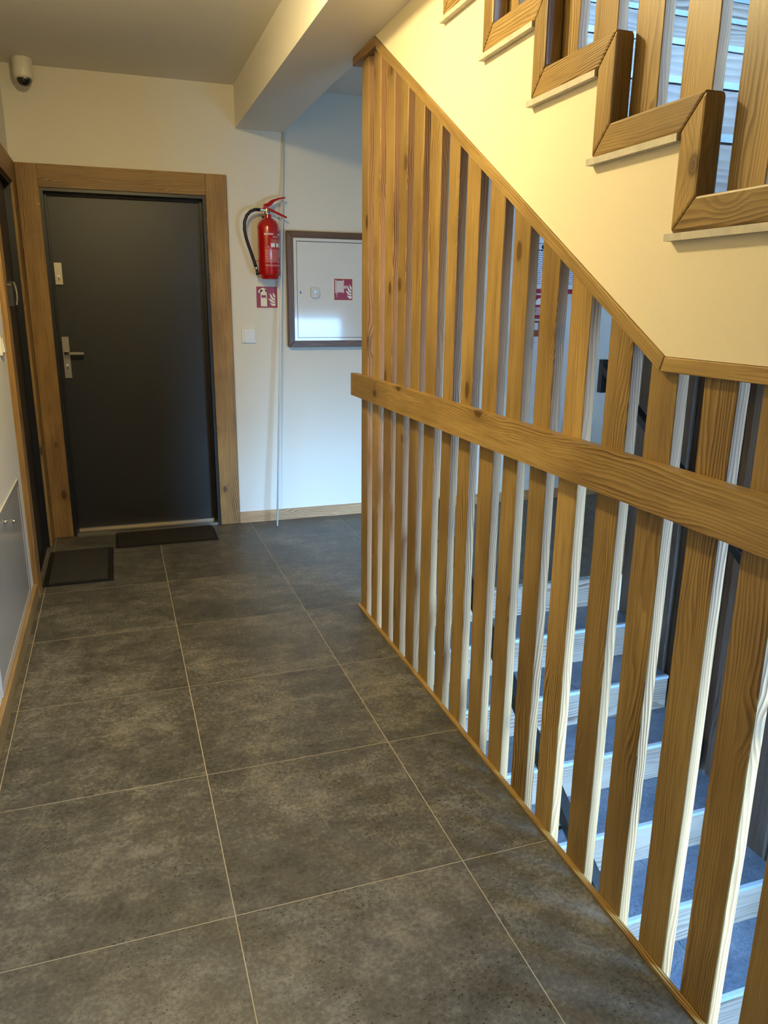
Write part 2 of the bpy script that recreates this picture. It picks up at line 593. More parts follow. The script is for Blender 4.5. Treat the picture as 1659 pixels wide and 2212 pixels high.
# left wall with the second door opening (y 2.47..3.22, z 0..2.03)
D2Y0, D2Y1, DZ = 2.47, 3.22, 2.03
S(boxes('wall_left', [((XL - 0.2, YE, -0.3), (XL, D2Y0, CEIL + 0.2)), ((XL - 0.2, D2Y1, -0.3), (XL, YF + 0.2, CEIL + 0.2)), ((XL - 0.2, D2Y0, DZ), (XL, D2Y1, CEIL + 0.2)), ((XL - 0.2, D2Y0, -0.3), (XL, D2Y1, -0.012))], W))
# far wall with the first door opening (x -1.10..-.192)
D1X0, D1X1 = -1.100, -0.192
S(boxes('wall_far', [((XL, YF, -0.3), (D1X0, YF + 0.25, CEIL + 0.2)), ((D1X1, YF, ZB), (XR + 0.2, YF + 0.25, ZT)), ((D1X0, YF, DZ), (D1X1, YF + 0.25, CEIL + 0.2)), ((D1X0, YF, -0.3), (D1X1, YF + 0.25, -0.012))], W))
S(box('wall_right', (XR, YN - 0.2, ZB), (XR + 0.2, YF, ZT), W))
S(box('wall_back', (XL, YE - 0.2, -0.3), (XS, YE, CEIL + 0.2), W))
nw = [((0.06, YN - 0.2, ZB), (WIN[0][0], YN, ZT)), ((WIN[0][1], YN - 0.2, ZB), (XR, YN, ZT))]
zs = [ZB, WIN[0][2], WIN[0][3], WIN[1][2], WIN[1][3], ZT]
for i in (0, 2, 4):
    nw.append(((WIN[0][0], YN - 0.2, zs[i]), (WIN[0][1], YN, zs[i + 1])))
S(boxes('wall_near', nw, W))
# wall under the corridor floor, wall over the beam, wall behind the camera beside the corridor
S(boxes('wall_stairwell', [((0.06, YN, ZB), (0.256, YF, -0.3)), ((0.06, YN, CEIL + 0.01), (0.256, YF, ZT)), ((0.06, YE, -0.3), (0.256, YN - 0.2, CEIL + 0.2))], W))
ceiling = S(box('ceiling', (XL - 0.2, YE, CEIL), (0.06, YF, CEIL + 0.2), M['ceil']))
boxes('beam', [((0.0, YE, 2.41), (0.2610, 1.585, CEIL + 0.15)), ((0.0, 1.585, 2.41), (0.287, YF, CEIL + 0.15))], M['ceil'], ceiling)
S(boxes('ceiling_landing', [((0.287, 2.3, CEIL + 0.008), (XR, YF, 3.13))], M['ceil'])).name = 'ceiling.001'
S(box('ceiling_stairwell', (0.06, YN - 0.2, ZT), (XR + 0.2, YF, ZT + 0.2), M['ceil'])).name = 'ceiling.002'

# floor: grout bed and single tiles
GR = 0.0024
floor = S(boxes('floor', [((XL, YE, -0.3), (0.256, 1.80, -0.0004)), ((XL, 1.80, -0.3), (0.256, YF, -0.0004)), ((0.256, 1.816, -0.3), (XR, YF, -0.0004))], M['grout']))
tile_cache = {}


def tile(x0, x1, y0, y1, z, mat, parent, name='tile', th=0.012):
    key = (round(x1 - x0, 4), round(y1 - y0, 4), mat.name, th)
    c = ((x0 + x1) / 2, (y0 + y1) / 2, z - th / 2)
    if key not in tile_cache:
        bm = bmesh.new()
        add_box(bm, (-key[0] / 2, -key[1] / 2, -th / 2), (key[0] / 2, key[1] / 2, th / 2))
        bevel_all(bm, 0.0003)
        me = finish(bm, name)
        tile_cache[key] = me
    return link(name, tile_cache[key], c, mat, parent)


def lay(x0, x1, y0, y1, z=0.0, parent=floor, mat=None, clip=None):
    T = 0.6
    for i in range(math.floor(x0 / T - 1e-6), math.ceil(x1 / T)):
        for j in range(math.floor(y0 / T - 1e-6), math.ceil(y1 / T)):
            a0, a1 = max(x0, i * T + GR / 2), min(x1, (i + 1) * T - GR / 2)
            b0, b1 = max(y0, j * T + GR / 2), min(y1, (j + 1) * T - GR / 2)
            if a1 - a0 > 0.008 and b1 - b0 > 0.008:
                tile(a0, a1, b0, b1, z, mat or M['tile'], parent)


lay(XL + 0.001, 0.256, YE, 1.8)
lay(XL + 0.001, XR, 1.8, YF)

# baseboards
BBH = 0.072
S(box('baseboard_left', (XL, YE, 0.0), (-1.220, 2.352, 0.075), M['skirt_y'], bev=0.002))
S(box('baseboard_far', (-0.066, YF - 0.016, 0.0), (XR, YF, BBH), M['skirt_x'], bev=0.002))
S(box('baseboard_right', (XR - 0.016, 1.817, 0.0), (XR, YF - 0.016, BBH), M['skirt_y'], bev=0.002))

# windows in the near stairwell wall
for k, (wx0, wx1, wz0, wz1) in enumerate(WIN):
    w = empty('window_%d' % (k + 1), ((wx0 + wx1) / 2, YN - 0.1, wz0), kind='structure')
    f = 0.06
    yy0, yy1 = YN - 0.14, YN - 0.07
    boxes('window_frame', [((wx0, yy0, wz0), (wx1, yy1, wz0 + f)), ((wx0, yy0, wz1 - f), (wx1, yy1, wz1)), ((wx0, yy0, wz0 + f), (wx0 + f, yy1, wz1 - f)), ((wx1 - f, yy0, wz0 + f), (wx1, yy1, wz1 - f))], M['winframe'], w)
    xm = (wx0 + wx1) / 2
    box('mullion', (xm - 0.04, yy0, wz0 + f), (xm + 0.04, yy1, wz1 - f), M['winframe'], w, 0.004)
    box('pane', (wx0 + f, YN - 0.108, wz0 + f), (xm - 0.04, YN - 0.104, wz1 - f), M['glass'], w)
    box('pane', (xm + 0.04, YN - 0.108, wz0 + f), (wx1 - f, YN - 0.104, wz1 - f), M['glass'], w)
    box('window_sill', (wx0 - 0.04, YN - 0.07, wz0 - 0.03), (wx1 + 0.04, YN + 0.05, wz0), M['winframe'], w, 0.004)

# ------------------------------------------------------------------ door 1 (far wall)
d1 = empty('door_1', (-0.646, YF, 0), kind='structure')
cy0 = YF - 0.022
CZ = 2.150
prism_y('casing_board', [(-0.192, 0.0), (-0.066, 0.0), (-0.066, CZ), (-0.192, CZ)], cy0, YF, M['dwood_z'], d1, 0.003)
prism_y('casing_board', [(-1.2126, 0.0), (-1.100, 0.0), (-1.100, CZ), (-1.2126, CZ)], cy0, YF, M['dwood_z'], d1, 0.003)
box('casing_board', (-1.0995, cy0, 2.030), (-0.1925, YF, CZ), M['dwood_x'], d1, 0.003)
for sx, sz in ((-1.110, 1.941), (-1.108, 1.318), (-0.080, 1.957), (-0.144, 1.326), (-0.078, 0.080), (-0.182, 0.084)):
    lathe('screw', [(0, 0.0012), (0.003, 0.0012), (0.0042, 0)], (sx, cy0, sz), M['steel'], d1, 12, rot=(math.radians(90), 0, 0))
# black steel frame in the reveal
RY = YF + 0.075
boxes('door_frame', [((-1.100, YF - 0.012, 0.0), (-1.082, RY + 0.05, 2.0119)), ((-0.210, YF - 0.012, 0.0), (-0.192, RY + 0.05, 2.0119)), ((-1.100, YF - 0.012, 2.012), (-0.192, RY + 0.05, 2.03)),
                   ((-1.0819, RY - 0.022, 0.0), (-1.070, RY + 0.049, 1.9979)), ((-0.226, RY - 0.022, 0.0), (-0.2101, RY + 0.049, 1.9979)), ((-1.0819, RY - 0.022, 1.998), (-0.2101, RY + 0.049, 2.0119))], M['doorframe'], d1)
box('door_leaf', (-1.070, RY, 0.030), (-0.226, RY + 0.045, 1.998), M['door'], d1, 0.002)
th = boxes('threshold', [((-1.0818, YF - 0.005, 0.0), (-0.2102, RY - 0.0225, 0.016)), ((-1.0695, RY - 0.0224, 0.0), (-0.2265, RY + 0.04, 0.0295))], M['steel'], d1, 0.002)
lp = box('lock_plate', (-1.066, RY - 0.012, 1.512), (-1.026, RY, 1.634), M['steel'], d1, 0.002)
lathe('key_cylinder', [(0, 0.004), (0.008, 0.004), (0.0085, 0)], (-1.046, RY - 0.012, 1.556), M['chrome'], lp, 16, rot=(math.radians(90), 0, 0))
box('keyhole', (-1.048, RY - 0.018, 1.535), (-1.044, RY - 0.012, 1.556), M['dark'], lp)
lp = box('lock_plate', (-1.064, RY - 0.012, 0.972), (-1.026, RY, 1.214), M['steel'], d1, 0.002)
lathe('key_cylinder', [(0, 0.004), (0.008, 0.004), (0.0085, 0)], (-1.045, RY - 0.012, 1.046), M['chrome'], lp, 16, rot=(math.radians(90), 0, 0))
box('keyhole', (-1.047, RY - 0.018, 1.024), (-1.043, RY - 0.012, 1.046), M['dark'], lp)
tube('door_handle', [(-1.046, RY - 0.010, 1.120), (-1.046, RY - 0.040, 1.120), (-1.040, RY - 0.052, 1.120), (-1.026, RY - 0.056, 1.120), (-0.985, RY - 0.056, 1.120), (-0.945, RY - 0.055, 1.119)], [1, 1, 1, 1, 1, 1], M['steel'], d1, flat=(0.018, 0.017))

# ------------------------------------------------------------------ door 2 (left wall)
d2 = empty('door_2', (XL, 2.85, 0), kind='structure')
cx1 = -1.213
box('casing_board', (XL, 2.354, 0.0), (cx1, D2Y0, CZ), M['dwood_z'], d2, 0.003)
box('casing_board', (XL, D2Y1, 0.0), (cx1, 3.387, CZ), M['dwood_z'], d2, 0.003)
box('casing_board', (XL, D2Y0 + 0.0005, 2.030), (cx1, D2Y1 - 0.0005, CZ), M['dwood_y'], d2, 0.003)
boxes('door_frame', [((XL - 0.12, D2Y0, 0.0), (XL + 0.012, D2Y0 + 0.016, 2.0139)), ((XL - 0.12, D2Y1 - 0.016, 0.0), (XL + 0.012, D2Y1, 2.0139)), ((XL - 0.12, D2Y0, 2.014), (XL + 0.012, D2Y1, 2.03))], M['doorframe'], d2, 0.0015)
box('door_leaf', (XL - 0.065, D2Y0 + 0.016, 0.02), (XL - 0.02, D2Y1 - 0.016, 2.014), M['door'], d2, 0.002)
box('threshold', (XL - 0.1, D2Y0 + 0.016, 0.0), (XL, D2Y1 - 0.016, 0.02), M['doorframe'], d2, 0.002)
lk = box('lock_body', (-1.2125, 2.436, 1.397), (-1.190, 2.540, 1.506), M['blackbox'], d2, 0.005)
box('lock_neck', (-1.260, 2.490, 1.405), (-1.2125, 2.536, 1.498), M['blackbox'], lk, 0.003)
box('lock_cap', (-1.210, 2.430, 1.488), (-1.195, 2.4355, 1.494), M['steel'], lk, 0.0015)
tube('door_handle', [(-1.190, 2.47, 1.502), (-1.184, 2.47, 1.503), (-1.179, 2.47, 1.485), (-1.176, 2.47, 1.455), (-1.177, 2.47, 1.425), (-1.182, 2.47, 1.402)], [0.8, 1, 1, 1, 1, 1], M['steel'], lk, flat=(0.030, 0.006))

# ------------------------------------------------------------------ ceiling lamps of the corridor (real lamps, out of frame)
for k, (lx, ly) in enumerate(LAMPS):
    t = empty('ceiling_lamp', (lx, ly, CEIL), ['round white ceiling lamp above the corridor, in front of the slat fence', 'round white ceiling lamp above the corridor, behind the viewpoint'][k], 'lamp')
    lathe('lamp_base', [(0.0, 0.0), (0.135, 0.0), (0.135, -0.035), (0.128, -0.038), (0.0, -0.038)][::-1], (lx, ly, CEIL), M['white_plastic'], t)
    lathe('lamp_diffuser', [(0.0, -0.052), (0.10, -0.048), (0.122, -0.038), (0.0, -0.038)], (lx, ly, CEIL - 0.001), M['diffuser'], t)
    ld = bpy.data.lights.new('lamp_light', 'AREA')
    ld.shape = 'DISK'
    ld.size = 0.22
    ld.energy = LAMP_POWER
    ld.color = LAMP_COLOR
    lo = bpy.data.objects.new('lamp_light', ld)
    COL.objects.link(lo)
    lo.parent = t
    lo.location = (0, 0, -0.062)
    ld = bpy.data.lights.new('lamp_light', 'POINT')
    ld.shadow_soft_size = 0.03
    ld.energy = LAMP_GLOBE
    ld.color = LAMP_COLOR
    lo = bpy.data.objects.new('lamp_light', ld)
    COL.objects.link(lo)
    lo.parent = t
    lo.location = (0, 0, -0.095)

# ------------------------------------------------------------------ slat fence along the stair opening
FX0, FX1 = 0.274, 0.302       # slat thickness
SOFF = lambda y: 1.332 + 0.583 * (y + 0.272)     # underside of the upper flight
fence = empty('slat_fence', (XS + 0.02, 0.0, 0.0), 'tall fence of stained pine slats along the corridor floor, with a plank handrail across it', 'fence')
slats = [(1.692, 1.782), (1.541, 1.624), (1.381, 1.474), (1.238, 1.322), (1.083, 1.172), (0.928, 1.024), (0.781, 0.860), (0.630, 0.719), (0.467, 0.561),
         (0.318, 0.405), (0.163, 0.249), (0.016, 0.103), (-0.151, -0.065), (-0.302, -0.215), (-0.459, -0.374), (-0.602, -0.516)]
y = -0.672
while y - 0.088 > YN + 0.03:
    slats.append((y - 0.087, y))
    y -= 0.154


def make_slat(y0, y1, zb0, zb1, zt0, zt1, x0, x1, parent, mats, name='slat', wane=True):
    """one vertical board: sloped ends, eased edges, slightly wavy long edges; mats = (faces, edges)"""
    cx, cy, cz = (x0 + x1) / 2, (y0 + y1) / 2, (zb0 + zt0) / 2
    bm = bmesh.new()
    n = 9
    rings = []
    ph = random.uniform(0, 6)
    for i in range(n):
        f = i / (n - 1)
        w = (math.sin(f * 9 + ph) * 0.0009 + math.sin(f * 23 + ph * 2) * 0.0006) if wane else 0
        row = []
        for (yy, zb, zt, s) in ((y0, zb0, zt0, 1), (y1, zb1, zt1, -1)):
            z = zb + (zt - zb) * f
            row.append((yy - cy + w * s, z - cz))
        r = [bm.verts.new((x0 - cx, row[0][0], row[0][1])), bm.verts.new((x1 - cx, row[0][0], row[0][1])),
             bm.verts.new((x1 - cx, row[1][0], row[1][1])), bm.verts.new((x0 - cx, row[1][0], row[1][1]))]
        rings.append(r)
    for a, b in zip(rings, rings[1:]):
        for k in range(4):
            fc = bm.faces.new((a[k], a[(k + 1) % 4], b[(k + 1) % 4], b[k]))
    bm.faces.new(rings[0]); bm.faces.new(rings[-1])
    bmesh.ops.recalc_face_normals(bm, faces=bm.faces)
    es = [e for e in bm.edges if e.calc_face_angle(0) > 1.0 and abs((e.verts[0].co - e.verts[1].co).normalized().z) > 0.9]
    bmesh.ops.bevel(bm, geom=es, offset=0.0018, segments=1, affect='EDGES', profile=0.5)
    bmesh.ops.recalc_face_normals(bm, faces=bm.faces)
    for f in bm.faces:
        f.normal_update()
        f.material_index = 1 if abs(f.normal.y) > 0.9 else 0
    me = bpy.data.meshes.new(name)
    bm.to_mesh(me); bm.free()
    return link(name, me, (cx, cy, cz), mats, parent)


DT = 0.039     # vertical thickness of the sloping trim
for y0, y1 in slats:
    tz = []
    for yy in (y0, y1):
        z = SOFF(yy) - DT - 0.001 if yy > -0.272 else 1.301
        tz.append(min(z, 2.374))
    make_slat(y0, y1, -0.12, -0.12, tz[0], tz[1], FX0, FX1, fence, [M['wood_z'], M['lit_edge_z']])
box('base_rail', (0.2575, YN + 0.004, -0.03), (0.2735, 1.795, 0.0055), M['wood_y'], fence, 0.0015)
TX0, TX1 = 0.257, 0.325
a = math.atan(0.583)
prism_x('top_trim', [(-0.272, 1.3310), (-0.262, 1.3025), (1.556, SOFF(1.556) - DT), (1.575, SOFF(1.575) - 0.0012)], TX0, TX1, M['wood_y'], fence, a, 0.0015)
prism_x('top_trim', [(YN + 0.004, 1.3310), (YN + 0.004, 1.3020), (-0.2635, 1.3020), (-0.2735, 1.3310)], TX0, TX1, M['wood_y'], fence, 0, 0.0015)
prism_x('top_trim', [(1.577, 2.409), (1.558, 2.376), (1.862, 2.376), (1.862, 2.409)], TX0, TX1, M['dwood_y'], fence, 0, 0.002)
# plank handrail on the corridor side
box('handrail', (0.244, -1.80, 1.018), (FX0 - 0.0005, 1.852, 1.118), M['wood_y'], fence, 0.004, 2)

# ------------------------------------------------------------------ lower flight (down towards the viewer) and its landing
RISE, RUN, NY = 0.1765, 0.2708, 1.802
NA = 9
X0, X1 = XS + 0.006, XM - 0.022
low = empty('staircase', ((X0 + X1) / 2, NY, 0.0), 'lower stair flight behind the slat fence, with slate treads and whitewashed plank risers', 'stairs')
prof = []
for k in range(NA):
    yk = NY + 0.0125 - RUN * k
    prof += [(yk, -RISE * k - 0.014), (yk, -RISE * (k + 1) - 0.014)]
yl = NY + 0.0125 - RUN * (NA - 1)
zl = -RISE * NA
prof += [(YN + 0.004, zl - 0.014), (YN + 0.004, zl - 0.25), (yl - 0.05, zl - 0.25), (NY + 0.0125, -0.299)]
prism_x('stair_slab', prof, X0, X1, M['stringer'], low)
box('landing_slab', (X1, YN + 0.004, zl - 0.25), (XR - 0.004, yl, zl - 0.014), M['stringer'], low)


def tread_row(x0, x1, y0, y1, z, parent, mat, th=0.014):
    xs = [x0] + [v for v in (0.605, 1.205, 1.805, 2.405, 3.005) if x0 + 0.03 < v < x1 - 0.03] + [x1]
    for p, q in zip(xs, xs[1:]):
        tile(p + 0.001, q - 0.001, y0, y1, z, mat, parent, 'tread_tile', th)


for k in range(NA + 1):
    if k >= 1:
        y1 = NY - RUN * (k - 1) - 0.0005
        y0 = NY - RUN * k if k < NA else YN + 0.004
        if k < NA:
            tread_row(X0, X1, y0 + 0.013, y1, -RISE * k, low, M['tread'])
        else:
            lay(X0, XR - 0.004, YN + 0.004, y1, -RISE * k, low, M['tread'])
    if k < NA:
        yk = NY - RUN * k
        box('riser', (X0, yk, -RISE * (k + 1) + 0.0005), (X1, yk + 0.0115, -RISE * k - 0.015), M['riser'], low)
        if k:
            box('nosing', (X0, yk - 0.005, -RISE * k - 0.0138), (X1, yk + 0.0125, -RISE * k + 0.0012), M['nosing'], low, 0.002)

# ------------------------------------------------------------------ upper flight (over the fence) and half landing
UR, UT, UY, UZ = 0.1762, 0.288, -0.262, 1.562       # rise, run, first riser, landing level (trim underside)
up = empty('staircase.001', (1.0, UY, UZ), 'upper stair flight with cream plaster side rising over the slat fence', 'stairs')
NU = 9
UX0, UX1 = XS, XM - 0.022
YS = 1.584
prof = [(YN + 0.004, UZ - 0.0122)]
for k in range(7):
    prof += [(UY + UT * k + 0.004, UZ + UR * k - 0.0122), (UY + UT * k + 0.004, UZ + UR * (k + 1) - 0.0122)]
prof += [(YS, UZ + UR * 7 - 0.0122), (YS, 2.4095), (1.576, 2.4095), (-0.272, 1.332), (YN + 0.004, 1.332)]
prism_x('stair_slab', prof, UX0, UX1, M['stringer'], up)
prof = [(YS, 2.4095), (YS, UZ + UR * 7 - 0.0122)]
for k in range(7, NU):
    prof += [(UY + UT * k + 0.004, UZ + UR * k - 0.0122), (UY + UT * k + 0.004, UZ + UR * (k + 1) - 0.0122)]
prof += [(2.297, UZ + UR * NU - 0.0122), (2.297, SOFF(2.0)), (1.98, SOFF(1.98))]
prism_x('stair_slab', prof, 0.291, UX1, M['stringer'], up)
box('landing_slab', (UX1, YN + 0.004, 1.332), (XR - 0.004, -0.285, UZ - 0.016), M['stringer'], up)
for k in range(NU):
    z1 = UZ + UR * (k + 1)
    yk = UY + UT * k
    box('riser', (UX0 + 0.06, yk - 0.010, UZ + UR * k + 0.0005), (UX1, yk + 0.0035, z1 - 0.0125), M['riser'], up)
    tread_row(UX0 + 0.06, UX1, yk - 0.012, min(yk + UT - 0.011, 2.296), z1, up, M['tread'], 0.0118)
    box('nosing', (UX0 + 0.06, yk - 0.0155, z1 - 0.013), (UX1, yk - 0.0125, z1 + 0.001), M['nosing'], up, 0.001)
    if k < 4:
        # rough pale tile edge showing under the wooden border
        box('tile_edge', (0.243, yk + 0.001, z1 - 0.0142), (UX0 - 0.0002, yk + UT + 0.009, z1 - 0.0008), M['putty'], up, 0.003)
tile(UX0 + 0.06, UX1, YN + 0.004, UY - 0.014, UZ, M['tread'], up, 'tread_tile', 0.0118)
box('tile_edge', (0.243, YN + 0.004, UZ - 0.0142), (UX0 - 0.0002, UY + 0.009, UZ - 0.0008), M['putty'], up, 0.003)

# third flight: from this landing up towards the window wall, on the far side of the middle fence
fl = empty('staircase.002', (2.5, NY, 0.0), 'shaded stair flight behind the dark middle fence, climbing from the landing', 'stairs')
prof = [(NY, -0.014)]
R3 = UZ / 9
for k in range(9):
    prof += [(NY - 0.231 * k, R3 * k), (NY - 0.231 * k, R3 * (k + 1))]
prof += [(-0.280, UZ - 0.002), (-0.280, 1.332), (-0.03, 1.332), (NY - 0.25, -0.01)]
prism_x('stair_slab', prof, XM + 0.06, XR - 0.004, M['stringer'], fl)
for k in range(9):
    yk = NY - 0.231 * k
    box('riser', (XM + 0.06, yk, R3 * k + 0.001), (XR - 0.004, yk + 0.010, R3 * (k + 1)), M['riser'], fl)
prof3 = [(NY - 0.28, 0.0), (NY - 0.20, 0.0), (-0.02, 1.38), (-0.02, 1.31)]
prism_x('stringer_trim', [(NY - 0.30, 0.0), (NY - 0.20, 0.0), (-0.02, 1.42), (-0.02, 1.335)], XM + 0.045, XM + 0.060, M['dwood_y'], fl, -math.atan(0.77))

# ------------------------------------------------------------------ zigzag balustrade standing on the upper flight
bal = empty('stair_balustrade', (0.27, UY, UZ), 'zigzag pine border with upright slats on the side of the upper stairs', 'balustrade')
ZX0, ZX1, ZW = 0.249, 0.2945, 0.060
zk = lambda k: UZ + UR * k
yk_ = lambda k: UY + UT * k
for k in range(0, 5):
    # board lying on tread k
    ya = yk_(k - 1) if k > 0 else YN
    yb = yk_(k)
    left = [(ya, zk(k)), (ya - ZW, zk(k) + ZW)] if k > 0 else [(YN + 0.004, zk(0)), (YN + 0.004, zk(0) + ZW)]
    top = lambda z: min(z, 2.408)
    prism_x('border_board', [left[0], left[1], (yb - ZW - 0.0006, zk(k) + ZW), (yb - 0.0006, zk(k))], ZX0, ZX1, M['wood_y'], bal, 0, 0.005, 2)
    prism_x('border_board', [(yb, zk(k) + 0.0008), (yb, top(zk(k + 1) - 0.0008)), (yb - ZW, top(zk(k + 1) + ZW - 0.0008)), (yb - ZW, zk(k) + ZW + 0.0008)], ZX0, ZX1, M['wood_z'], bal, 0, 0.005, 2)
us = [(0.80, 0.888), (0.645, 0.733), (0.49, 0.578), (0.333, 0.421), (0.187, 0.275), (0.035, 0.124), (-0.122, -0.033), (-0.281, -0.191), (-0.436, -0.347)]
y = -0.503
while y - 0.088 > YN + 0.03:
    us.append((y - 0.088, y)); y -= 0.157
for y0, y1 in us:
    # stands on the tread below it
    ym = y0
    k = max(0, math.floor((ym - UY) / UT) + 1) if ym > UY - 0.03 else 0
    k1 = max(0, math.floor((y1 - UY) / UT) + 1) if y1 > UY else 0
    k = max(k, k1)
    make_slat(y0, y1, zk(k) + 0.001, zk(k) + 0.001, 2.409, 2.409, 0.2955, 0.3215, bal, [M['wood_z'], M['lit_edge_z']])

# ------------------------------------------------------------------ dark middle fence between the flights
mid = empty('slat_fence.001', (XM, 1.0, -0.5), 'slat fence, greyed to stand in for shade, between the two stair flights, seen through the front slats', 'fence')
y = 1.70
while y > -0.40:
    y0, y1 = y - 0.088, y
    k = math.ceil((NY - y1) / RUN - 1e-6)
    k = max(0, min(NA, math.floor((NY - y0) / RUN) + 0))
    zb = -RISE * k + 0.001
    kk = math.floor((NY - y1) / RUN)
    zb = max(-RISE * (kk + 1) - 0.22, -RISE * NA + 0.001) if kk >= 0 else -0.2
    zt = [1.324, 1.324] if y0 < -0.272 else [min(SOFF(v) if v > -0.272 else 1.33, 2.64) - 0.006 for v in (y0, y1)]
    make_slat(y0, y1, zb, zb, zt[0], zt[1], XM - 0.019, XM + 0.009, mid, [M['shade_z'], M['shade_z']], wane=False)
    make_slat(y0 - 0.068, y0 + 0.008, zb, zb, zt[0] - 0.05, zt[1] - 0.05, XM + 0.0095, XM + 0.030, mid, [M['shade_z'], M['shade_z']], wane=False)  # back board added to close the gap, so the fence stays solidly dark
    y -= 0.150
box('backing_rail', (XM + 0.031, -0.40, -0.285), (XM + 0.048, 1.60, -0.235), M['cabwood_z'], mid, 0.002)


def handrail(name, xc, label, y_top, y_bot, hook, wall_x):
    zz = lambda y: 0.6465 * (y - NY) + 1.05
    t = empty(name, (xc, (y_top + y_bot) / 2, zz((y_top + y_bot) / 2)), label, 'handrail')
    a = math.atan(0.6465)
    hw = 0.020
    prism_x('bar', [(y_bot, zz(y_bot) - 0.052), (y_top, zz(y_top) - 0.052), (y_top, zz(y_top)), (y_bot, zz(y_bot))], xc - hw, xc + hw, M['black'], t, a, 0.004)
    if hook:
        box('end_return', (xc - hw, y_top, zz(y_top) - 0.150), (xc + hw, y_top + 0.035, zz(y_top) + 0.022), M['black'], t, 0.004)
    n = 3
    for i in range(n):
        yb = y_bot + (y_top - y_bot) * (i + 0.5) / n
        tube('bracket', [(xc, yb, zz(yb) - 0.052), (xc, yb, zz(yb) - 0.085), ((xc + wall_x) / 2, yb, zz(yb) - 0.095), (wall_x, yb, zz(yb) - 0.095)], 0.006, M['black'], t, 8)
    return t


handrail('handrail', 0.405, 'black metal handrail on the stair side of the front slat fence', 1.60, -1.3, False, FX1 + 0.001)
handrail('handrail.001', 1.665, 'black metal handrail on the dark middle fence, with a turned down end', 1.925, -0.36, True, XM - 0.020)

# ------------------------------------------------------------------ fire extinguisher
ex = empty('fire_extinguisher', (0.163, YF, 1.566), 'red fire extinguisher with black hose hung on the far wall', 'extinguisher')
EX, EY, ER = 0.163, YF - 0.085, 0.066
z0 = 1.570
lathe('cylinder', [(0.050, z0 - 1.7), (0.060, z0 + 0.010 - 1.7), (ER, z0 + 0.020 - 1.7), (ER, z0 + 0.288 - 1.7), (ER - 0.003, z0 + 0.305 - 1.7), (ER - 0.014, z0 + 0.325 - 1.7), (ER - 0.032, z0 + 0.339 - 1.7), (0.022, z0 + 0.344 - 1.7), (0.021, z0 + 0.362 - 1.7), (0.0, z0 + 0.362 - 1.7)], (EX, EY, 1.7), M['red'], ex, 48)
lathe('foot_ring', [(0.044, -0.010), (0.052, -0.008), (0.058, 0.004), (0.044, 0.004)], (EX, EY, z0), M['red'], ex, 24)
lathe('valve', [(0.017, 0), (0.019, 0.004), (0.019, 0.012), (0.015, 0.016), (0.015, 0.034), (0.0, 0.036)], (EX - 0.004, EY, z0 + 0.362), M['chrome'], ex, 20)
# squeeze levers
prism_y('lever', [(EX - 0.028, 1.963), (EX - 0.010, 1.955), (EX + 0.020, 1.952), (EX + 0.060, 1.936), (EX + 0.112, 1.916), (EX + 0.118, 1.920), (EX + 0.114, 1.926), (EX + 0.060, 1.949), (EX + 0.030, 1.963), (EX + 0.004, 1.972), (EX - 0.026, 1.976)], EY - 0.011, EY + 0.011, M['red'], ex, 0.002)
prism_y('lever', [(EX - 0.026, 1.978), (EX + 0.006, 1.975), (EX + 0.022, 1.985), (EX + 0.040, 2.005), (EX + 0.075, 2.022), (EX + 0.110, 2.030), (EX + 0.110, 2.037), (EX + 0.070, 2.031), (EX + 0.022, 2.016), (EX - 0.004, 1.996), (EX - 0.024, 1.990)], EY - 0.011, EY + 0.011, M['red'], ex, 0.002)
tube('hose', [(EX - 0.045, EY - 0.004, 1.958), (EX - 0.075, EY - 0.006, 1.958), (EX - 0.105, EY - 0.008, 1.946), (EX - 0.128, EY - 0.010, 1.922), (EX - 0.142, EY - 0.010, 1.886), (EX - 0.144, EY - 0.010, 1.840), (EX - 0.136, EY - 0.010, 1.795), (EX - 0.122, EY - 0.010, 1.750), (EX - 0.106, EY - 0.010, 1.705), (EX - 0.090, EY - 0.010, 1.655), (EX - 0.083, EY - 0.010, 1.632)], 0.0095, M['rubber'], ex, 14)
lathe('hose_fitting', [(0.0, -0.014), (0.0085, -0.014), (0.0085, 0.018), (0.0, 0.018)], (EX - 0.030, EY - 0.003, 1.958), M['chrome'], ex, 16, axis='x')
tube('hose_fitting', [(EX - 0.0835, EY - 0.010, 1.635), (EX - 0.0785, EY - 0.010, 1.612)], 0.0085, M['chrome'], ex, 14)
tube('nozzle', [(EX - 0.0785, EY - 0.010, 1.612), (EX - 0.076, EY - 0.010, 1.600), (EX - 0.073, EY - 0.010, 1.584)], [0.0078, 0.0080, 0.0105], M['rubber'], ex, 14)
tube('hose_clip', [(EX - 0.100, EY - 0.012, 1.662), (EX - 0.080, EY - 0.022, 1.664), (EX - 0.066, EY - 0.014, 1.664), (EX - 0.058, EY - 0.004, 1.662)], 0.0022, M['red'], ex, 8)
box('wall_bracket', (EX - 0.02, EY + ER - 0.006, 1.78), (EX + 0.02, YF, 1.93), M['black'], ex, 0.002)


